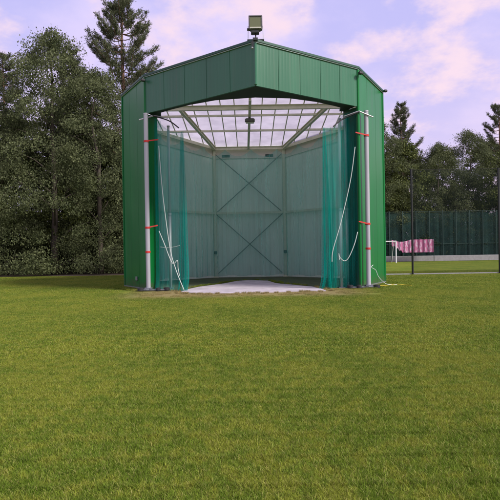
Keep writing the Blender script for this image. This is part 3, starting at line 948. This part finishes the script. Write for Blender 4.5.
def broadleaf(name, H, W, seed, mat, leaf=.13, nclump=150, per=230, low=.06, top_pow=1.0, droop=.8):
    """returns (trunk mesh, crown mesh), base at the origin."""
    rg = np.random.default_rng(seed); rr = random.Random(seed)
    tb = MB()
    lean = (rr.uniform(-.4, .4), rr.uniform(-.3, .3))
    axis = [Vector((lean[0] * (k / 8) ** 2 + rr.uniform(-.08, .08) * k * .4, lean[1] * (k / 8) ** 2, H * .9 * k / 8)) for k in range(9)]
    r0 = .013 * H
    tb.tube(axis, [r0 * (1 - k / 8) ** .8 + .02 for k in range(9)], 10)
    cl = []
    nb = int(26 * max(1, H / 14))
    for i in range(nclump):
        u = low + (1 - low) * ((i + rr.random()) / nclump) ** .9
        prof = (math.sin(math.pi * min(1, (u - low) / (1 - low) * .86 + .14)) ** .62) if u < 1 else 0
        prof = max(.06, prof)
        ang = rr.uniform(0, 6.283)
        lump = 1 + .28 * math.sin(3 * ang + seed) * math.sin(u * 9 + seed) + .12 * math.sin(7 * ang + u * 14)
        rad = W / 2 * prof * lump * (rr.uniform(.05, 1) ** .45)
        t = min(7.99, u * 8 / .98); k = int(t); ax = axis[k].lerp(axis[min(8, k + 1)], t - k)
        c = Vector((ax.x + rad * math.cos(ang), ax.y + rad * math.sin(ang), u * H - rr.uniform(0, .2) * rad))
        cl.append((c, rr.uniform(.35, 1.15) * (.09 * W + .28) * (1 - .35 * u)))
    for i, (c, r) in enumerate(cl):
        if i % max(1, nclump // nb) == 0:
            z0 = max(.3, min(c.z - (Vector((c.x, c.y, 0)).length) * .55, H * .85)); k = min(7.9, z0 / (H * .9) * 8); kk = int(k)
            a = axis[kk].lerp(axis[kk + 1], k - kk)
            mid = a.lerp(c, .5) + Vector((0, 0, .12 * (c - a).length))
            rb = r0 * .38 * (1 - kk / 9)
            tb.tube(smooth_pts([a, mid, c], 3), [rb, rb * .85, rb * .7, rb * .6, rb * .45, rb * .3, .01], 6, cap=False)
    Cs = []
    for c, r in cl:
        n = int(per * (r / .8) ** 1.2) + 20
        d = rg.normal(size=(n, 3)); d /= np.linalg.norm(d, axis=1)[:, None]
        rad = rg.uniform(.15, 1, n) ** .55
        p = d * rad[:, None] * r * np.array([1.15, 1.15, .75])
        p[:, 2] -= .35 * (np.hypot(p[:, 0], p[:, 1]) ** 1.4)
        # stray sprays
        q = p.copy(); m_ = rg.random(n) < .12; q[m_] *= 1.55
        Cs.append(q + np.array(c))
    Cs = np.concatenate(Cs); Cs = Cs[Cs[:, 2] > .1]
    V, Fq = leaf_quads(Cs, leaf, rg, .6, droop)
    me = np_mesh('crown', V, Fq, mat)
    tm = bpy.data.meshes.new('trunk'); tm.from_pydata(tb.v, [], tb.f); tm.update(); tm.shade_smooth(); tm.materials.append(M['bark'])
    return tm, me


def pine(H, W, seed, crown_from=.35, dens=1.0):
    rg = np.random.default_rng(seed); rr = random.Random(seed); tb = MB()
    axis = [Vector((.12 * math.sin(k * .8 + seed), .1 * math.cos(k * .7), H * k / 10)) for k in range(11)]
    tb.tube(axis, [.016 * H * (1 - k / 10) ** .9 + .015 for k in range(11)], 10)
    Cs = []; Ds = []
    nw = int(34 * dens)
    for w in range(nw):
        u = crown_from + (1 - crown_from) * (w / nw) ** .95; z = u * H
        for b in range(rr.choice((3, 4, 5))):
            ang = rr.uniform(0, 6.283)
            L = W / 2 * ((1 - (u - crown_from) / (1 - crown_from)) ** .75 * 1.0 + .10) * rr.uniform(.45, 1.15)
            if u < crown_from + .12: L *= .7
            k = u * 10; kk = min(9, int(k)); a = axis[kk].lerp(axis[kk + 1], k - kk)
            d = Vector((math.cos(ang), math.sin(ang), 0)); pts = []
            rise = rr.uniform(.25, .75)
            for q in range(6):
                s_ = q / 5; pts.append(a + d * L * s_ + Vector((rr.uniform(-.06, .06), rr.uniform(-.06, .06), L * (rise * s_ ** 1.8 - .10 * math.sin(math.pi * s_)))))
            tb.tube(pts, [.035 * (1 - q / 6) + .008 for q in range(6)], 5, cap=False)
            nt_ = int(6 + L * 7)
            for q in range(nt_):
                s_ = .42 + .58 * (q + rr.random()) / nt_; kx = min(4.99, s_ * 5); kk2 = int(kx)
                p = pts[kk2].lerp(pts[kk2 + 1], kx - kk2)
                side = Vector((-d.y, d.x, 0)) * rr.choice((-1, 1)) * rr.uniform(0, .38) * (1.15 - s_) * L * .6
                p = p + side + Vector((0, 0, rr.uniform(-.02, .25)))
                nn = 20
                dirs = rg.normal(size=(nn, 3)) * np.array([.6, .6, .45]) + np.array([d.x * .55, d.y * .55, .75])
                dirs /= np.linalg.norm(dirs, axis=1)[:, None]
                Cs.append(np.array(p)[None] + dirs * .12 + rg.normal(size=(nn, 3)) * .085); Ds.append(dirs)
    Cs = np.concatenate(Cs); Ds = np.concatenate(Ds)
    V, Fq = leaf_quads(Cs, .26, rg, .17, 0, Ds)
    me = np_mesh('crown', V, Fq, M['needle'])
    tm = bpy.data.meshes.new('trunk'); tm.from_pydata(tb.v, [], tb.f); tm.update(); tm.shade_smooth(); tm.materials.append(M['pine_bark'])
    return tm, me


def place(name, meshes, x, y, s, rot, label, cat, group, sz=1.0):
    r = bpy.data.objects.new(name, None); COL.objects.link(r); tag(r, label, cat, group)
    r.location = (x, y, 0); r.rotation_euler = (0, 0, rot); r.scale = (s, s, s * sz)
    for nm, me in zip(('trunk', 'crown'), meshes):
        o = bpy.data.objects.new(nm, me); COL.objects.link(o); o.parent = r
    return r


BA = [broadleaf('a', 13, 7.5, s_, M['leaf_a'], .105, 200, 430, .02, droop=1.4) for s_ in (1, 2, 3)]
BB = [broadleaf('b', 12, 8.5, s_, M['leaf_b'], .19, 170, 200, .04) for s_ in (14, 15)]
BS = [broadleaf('s', 3.6, 4.2, s_, M['shrub'], .12, 60, 200, .02) for s_ in (21, 22)]
PI = [pine(23, 9.0, 5, .38, .85), pine(21, 7.5, 9, .30, 1.1)]

GL = 'trees of the wood behind the shelter'
front_left = [(-11.9, 41.5, 1.25, 0, .3), (-15.6, 41.6, 1.5, 1, 1.4), (-20.5, 42.0, 1.25, 2, 2.9), (-26.5, 41.5, 1.35, 0, 4.1), (-9.4, 43.2, .92, 2, 5.0)]
labs = ['silvery leafed tree at the wood edge just left of the shelter', 'tall drooping silvery tree, second from the shelter at the wood edge',
        'rounded silvery tree, third from the shelter at the wood edge', 'large silvery tree at the far left end of the wood edge',
        'slim silvery tree half hidden by the left wall of the shelter']
for (x, y, s_, v, r_), lb in zip(front_left, labs):
    place('broadleaf_tree', BA[v], x, y, s_, r_, lb, 'tree', GL)
back_row = [(-10.5, 49.5, .95, 0), (-15, 46, 1.15, 1), (-32, 47, 1.15, 1), (-27, 50, 1.25, 0), (-22, 48, 1.2, 1), (-17.5, 49, 1.3, 0), (-13, 47, 1.0, 1), (-7, 47.5, .9, 0), (-2, 50, .75, 1), (3, 52, .75, 0)]
for i, (x, y, s_, v) in enumerate(back_row):
    place('broadleaf_tree', BB[v], x, y, s_, i * 1.7, 'deep green tree in the row standing behind the wood edge', 'tree', GL + ', rear row')
place('pine_tree', PI[0], -10.9, 46.0, 1.10, .6, 'tall pine with open crown rising above the left wall', 'pine', 'pines above the wood')
place('pine_tree', PI[1], -16.0, 47.0, .95, 2.2, 'narrow pine poking out left of the tall pine', 'pine', 'pines above the wood')
place('pine_tree', PI[0], -24.5, 52.0, .95, 4.0, 'broad pine at the far left above the wood', 'pine', 'pines above the wood')
for i, x in enumerate(np.arange(-33, -5, 2.3)):
    place('shrub', BS[i % 2], float(x), 44.6 + .9 * math.sin(i * 2.3), .75 + .25 * ((i * 37) % 10) / 10, i * 1.1, 'dark shrub in the undergrowth below the wood edge', 'shrub', 'undergrowth shrubs along the left wood edge')
for i, x in enumerate(np.arange(-34, 6, 3.2)):
    place('shrub', BS[i % 2], float(x), 46.5 + .9 * math.sin(i * 1.3), 1.3, i * 1.9, 'tall dark shrub deeper in the wood behind the trees', 'shrub', 'shrubs deeper in the wood')

GR = 'trees beyond the green screen'
right_row = [(13.5, 74, 1.42, 0), (18.0, 72.5, 1.52, 1), (21.8, 74, 1.40, 0), (26.5, 73, 1.25, 1), (31.5, 75, 1.4, 0), (37.0, 73, 1.3, 1), (42.5, 75, 1.45, 0), (47.5, 76, 1.3, 1)]
for i, (x, y, s_, v) in enumerate(right_row):
    place('broadleaf_tree', (BB[v] if i % 3 == 2 else BA[v]), x, y, s_, i * 2.1 + .4, ['silvery', 'silvery', 'deep green'][i % 3] + ' tree standing in the front row beyond the green screen', 'tree', GR + (', silvery' if i % 3 != 2 else ', deep green'))
for i, x in enumerate(np.arange(8, 58, 6.0)):
    place('broadleaf_tree', BB[i % 2], float(x), 84 + 1.5 * math.sin(i * 2), 1.45 + .1 * math.sin(i * 1.7), i * 1.3, 'deep green tree in the back row far beyond the green screen', 'tree', GR + ', back row')
place('pine_tree', PI[1], 23.3, 79, 1.12, 1.0, 'pointed pine rising above the trees beyond the green screen', 'pine', 'pines beyond the green screen')
place('pine_tree', PI[0], 39.5, 82, 1.05, 3.0, 'wide pine at the far right beyond the green screen', 'pine', 'pines beyond the green screen')
for i, x in enumerate(np.arange(13, 52, 3.0)):
    place('shrub', BS[i % 2], float(x), 70.0, 1.5, i * 1.9, 'dark shrub behind the green screen fence', 'shrub', 'shrubs behind the green screen')


# ------------------------------------------------------------------ grass
def tuft_patch(name, size, count, h, w, seed, segs=2):
    rg = np.random.default_rng(seed)
    x = rg.uniform(-size / 2 * 1.12, size / 2 * 1.12, count); y = rg.uniform(-size / 2 * 1.12, size / 2 * 1.12, count)
    ang = rg.uniform(0, 2 * np.pi, count); hh = h * rg.uniform(.45, 1.25, count); lean = rg.uniform(.15, 1.1, count) * hh
    la = rg.uniform(0, 2 * np.pi, count); ww = w * rg.uniform(.6, 1.3, count) / 2
    dx, dy = np.cos(ang) * ww, np.sin(ang) * ww
    lx, ly = np.cos(la) * lean, np.sin(la) * lean
    V = np.empty((count, 6, 3))
    for k, (t, wk) in enumerate(((0, 1), (.55, .8), (1, .12))):
        cx = x + lx * t ** 1.8; cy = y + ly * t ** 1.8; cz = hh * t * (1 - .15 * t)
        V[:, 2 * k] = np.stack([cx - dx * wk, cy - dy * wk, cz], 1); V[:, 2 * k + 1] = np.stack([cx + dx * wk, cy + dy * wk, cz], 1)
    b = np.arange(count)[:, None] * 6
    Fq = np.concatenate([b + np.array([[0, 1, 3, 2]]), b + np.array([[2, 3, 5, 4]])], 1).reshape(-1, 4)
    me = np_mesh(name, V.reshape(-1, 3), Fq, M['grass'])
    return me


def inside(pt, poly_):
    x, y = pt; c = False; n = len(poly_)
    for i in range(n):
        x1, y1 = poly_[i]; x2, y2 = poly_[(i + 1) % n]
        if (y1 > y) != (y2 > y) and x < (x2 - x1) * (y - y1) / (y2 - y1) + x1: c = not c
    return c


bplan = [FL, (-4.0, 23.2), (4.2, 22.8), FR, SR, KR, BR, BL, KL, SL]


def grass_field(name, patches, y0, y1, cell, extra=()):
    pts = list(extra); rots = [i % 4 for i in range(len(pts))]; rr = random.Random(5)
    y = y0
    while y < y1:
        half = y * .52 + 1.6
        x = -half
        while x < half:
            ok = True
            for ex in (-.5, 0, .5):
                for ey in (-.5, 0, .5):
                    p = (x + ex * cell * 1.1, y + ey * cell * 1.1)
                    if inside(p, pad) or inside(p, bplan): ok = False
            if ok and y > 18.4 and y < 23 and abs(x + .2) < 5.2 and rr.random() < .45: ok = False
            if ok: pts.append((x, y, .0)); rots.append(rr.choice((0, 1, 2, 3)))
            x += cell
        y += cell
    me = bpy.data.meshes.new(name); me.from_pydata(pts, [], []); me.update()
    at_ = me.attributes.new('turn', 'FLOAT', 'POINT'); at_.data.foreach_set('value', [r * math.pi / 2 for r in rots])
    o = bpy.data.objects.new(name, me); COL.objects.link(o)
    pc = bpy.data.collections.new(name + '_blades')
    for i, pm in enumerate(patches):
        po = bpy.data.objects.new('blade_patch', pm); pc.objects.link(po)
    ng = bpy.data.node_groups.new(name + '_nodes', 'GeometryNodeTree')
    ng.interface.new_socket('Geometry', in_out='INPUT', socket_type='NodeSocketGeometry')
    ng.interface.new_socket('Geometry', in_out='OUTPUT', socket_type='NodeSocketGeometry')
    ns = ng.nodes; ln = ng.links
    gi = ns.new('NodeGroupInput'); go = ns.new('NodeGroupOutput')
    ip = ns.new('GeometryNodeInstanceOnPoints'); ci = ns.new('GeometryNodeCollectionInfo')
    ci.inputs['Collection'].default_value = pc; ci.inputs['Separate Children'].default_value = True
    ip.inputs['Pick Instance'].default_value = True
    na = ns.new('GeometryNodeInputNamedAttribute'); na.data_type = 'FLOAT'; na.inputs['Name'].default_value = 'turn'
    cx = ns.new('ShaderNodeCombineXYZ'); ln.new(na.outputs[0], cx.inputs[2])
    ln.new(gi.outputs[0], ip.inputs['Points']); ln.new(ci.outputs[0], ip.inputs['Instance'])
    ln.new(cx.outputs[0], ip.inputs['Rotation'])
    ri = ns.new('FunctionNodeRandomValue'); ri.data_type = 'INT'
    for s_ in ri.inputs:
        if s_.type == 'INT' and s_.name == 'Min': s_.default_value = 0
        if s_.type == 'INT' and s_.name == 'Max': s_.default_value = 20
    oi = [s_ for s_ in ri.outputs if s_.type == 'INT'][0]
    ln.new(oi, ip.inputs['Instance Index'])
    ln.new(ip.outputs[0], go.inputs[0])
    md = o.modifiers.new('blades', 'NODES'); md.node_group = ng
    tag(o, 'short mown lawn grass', 'grass', kind='stuff')
    return o


near = [tuft_patch('blades', .5, 4600, .034, .0036, 100 + i) for i in range(5)]
mid = [tuft_patch('blades', .5, 1900, .036, .0065, 200 + i) for i in range(5)]
far = [tuft_patch('blades', 1.0, 3000, .042, .012, 300 + i) for i in range(4)]
rim = [tuft_patch('blades', .16, 150, .085, .007, 400 + i) for i in range(4)]
edge_pts = []
re_ = random.Random(9)
for (a, b) in ((SL, FL), (FR, SR), (KL, SL), (SR, KR)):
    va, vb = inset(a, b, -.14); L = (vb - va).length; nrm = (va - inset(a, b, 0)[0]).normalized()
    n_ = int(L / .13)
    for i in range(n_):
        for row in range(4):
            if re_.random() < (.85, .8, .75, .7)[row]:
                p = va.lerp(vb, (i + re_.random()) / n_) + nrm * (row * .14 + re_.uniform(-.03, .05))
                edge_pts.append((p.x, p.y, 0.0))
pn = len(pad)
for i in range(pn):
    a = Vector((*pad[i], 0)); b = Vector((*pad[(i + 1) % pn], 0)); L = (b - a).length
    out_ = Vector(((b - a).y, -(b - a).x, 0)).normalized()
    if inside(tuple((a.lerp(b, .5) + out_ * .1).xy), pad): out_ = -out_
    for j in range(int(L / .10)):
        if re_.random() < .55:
            p = a.lerp(b, re_.random()) + out_ * re_.uniform(.06, .5)
            edge_pts.append((p.x, p.y, 0.0))
grass_field('edge_grass', rim, 0, 0, 1, edge_pts)
grass_field('lawn_grass', near, 2.4, 8.4, .5)
grass_field('lawn_grass', mid, 8.4, 21.9, .5)
grass_field('lawn_grass', far, 22.3, 38.0, 1.0)

# ------------------------------------------------------------------ sky, sun, camera
w = bpy.data.worlds.new('World'); sc.world = w; w.use_nodes = True
nt = w.node_tree; ns = nt.nodes; ln = nt.links; ns.clear()
out = N(ns, 'ShaderNodeOutputWorld'); bg = N(ns, 'ShaderNodeBackground')
SUN_EL, SUN_AZ = 38, 122   # azimuth clockwise from +Y
STR = .1
bg.inputs['Strength'].default_value = STR
sky = N(ns, 'ShaderNodeTexSky'); sky.sky_type = 'NISHITA'; sky.sun_disc = False
sky.sun_elevation = R(SUN_EL); sky.sun_rotation = R(SUN_AZ); sky.air_density = 1.0; sky.dust_density = 2.5
tc = N(ns, 'ShaderNodeTexCoord')
sx = N(ns, 'ShaderNodeSeparateXYZ'); ln.new(tc.outputs['Generated'], sx.inputs[0])
mz = N(ns, 'ShaderNodeMath', operation='MAXIMUM'); ln.new(sx.outputs['Z'], mz.inputs[0]); mz.inputs[1].default_value = 0.0
az = N(ns, 'ShaderNodeMath', operation='ADD'); ln.new(mz.outputs[0], az.inputs[0]); az.inputs[1].default_value = .42
vd = N(ns, 'ShaderNodeVectorMath', operation='DIVIDE')
cb = N(ns, 'ShaderNodeCombineXYZ')
for i in range(3): ln.new(az.outputs[0], cb.inputs[i])
ln.new(tc.outputs['Generated'], vd.inputs[0]); ln.new(cb.outputs[0], vd.inputs[1])


def wn(scale, detail, off, rough=.55):
    mp = N(ns, 'ShaderNodeMapping'); mp.inputs['Location'].default_value = off; ln.new(vd.outputs[0], mp.inputs[0])
    mp.inputs['Scale'].default_value = (1, 1, 1.8)
    z = N(ns, 'ShaderNodeTexNoise'); z.inputs['Scale'].default_value = scale; z.inputs['Detail'].default_value = detail; z.inputs['Roughness'].default_value = rough
    ln.new(mp.outputs[0], z.inputs['Vector']); return z.outputs['Fac']


def wr(src, a, b):
    q = N(ns, 'ShaderNodeMapRange', interpolation_type='SMOOTHSTEP'); ln.new(src, q.inputs['Value'])
    q.inputs['From Min'].default_value = a; q.inputs['From Max'].default_value = b; return q.outputs[0]


def mixc(f, a, b):
    q = N(ns, 'ShaderNodeMix', data_type='RGBA'); ln.new(f, q.inputs[0])
    for s_, i in ((a, 6), (b, 7)):
        if isinstance(s_, tuple): q.inputs[i].default_value = s_ + (1,)
        else: ln.new(s_, q.inputs[i])
    return q.outputs[2]


veil = tuple(c / STR for c in (.48, .455, .80))       # thin lavender cloud veil
lav = tuple(c / STR for c in (.59, .525, .79))
pink = tuple(c / STR for c in (.76, .60, .70))
hz = N(ns, 'ShaderNodeMath', operation='MULTIPLY'); hz.inputs[0].default_value = .9; hz.inputs[1].default_value = 1
c0 = mixc(hz.outputs[0], sky.outputs[0], veil)
c1 = mixc(wr(wn(2.4, 7, (3.1, .4, .2)), .40, .62), c0, lav)
c2 = mixc(wr(wn(4.6, 8, (7.3, 2.2, 1.1), .58), .47, .66), c1, pink)
hzm = wr(sx.outputs['Z'], .42, .12)
q = N(ns, 'ShaderNodeMath', operation='MULTIPLY'); ln.new(hzm, q.inputs[0]); q.inputs[1].default_value = .35
c3 = mixc(q.outputs[0], c2, pink)
ln.new(c3, bg.inputs[0]); ln.new(bg.outputs[0], out.inputs[0])

sun = bpy.data.lights.new('sun', 'SUN'); sun.energy = 3.6; sun.angle = R(14); sun.color = (1, .94, .88)
so = bpy.data.objects.new('sun', sun); COL.objects.link(so)
d = Vector((math.sin(R(SUN_AZ)) * math.cos(R(SUN_EL)), math.cos(R(SUN_AZ)) * math.cos(R(SUN_EL)), math.sin(R(SUN_EL))))
so.rotation_euler = (-d).to_track_quat('-Z', 'Y').to_euler()
so.location = (30, -20, 40)

cam = bpy.data.cameras.new('camera'); cam.sensor_width = 36; cam.lens = F / 500 * 36; cam.clip_end = 3000
cam.shift_y = 1 / 500
co = bpy.data.objects.new('camera', cam); COL.objects.link(co)
co.matrix_world = Matrix.Translation((0, 0, EYE)) @ Matrix.Rotation(R(90), 4, 'X') @ Matrix.Rotation(-ROLL, 4, 'Z')
sc.camera = co

sc.render.engine = 'CYCLES'
sc.cycles.use_denoising = True
sc.cycles.max_bounces = 12
sc.cycles.diffuse_bounces = 8
sc.cycles.transparent_max_bounces = 24
sc.view_settings.view_transform = 'Standard'
sc.view_settings.look = 'None'
sc.view_settings.gamma = 1
sc.view_settings.exposure = 0.35
sc.view_settings.use_curve_mapping = False
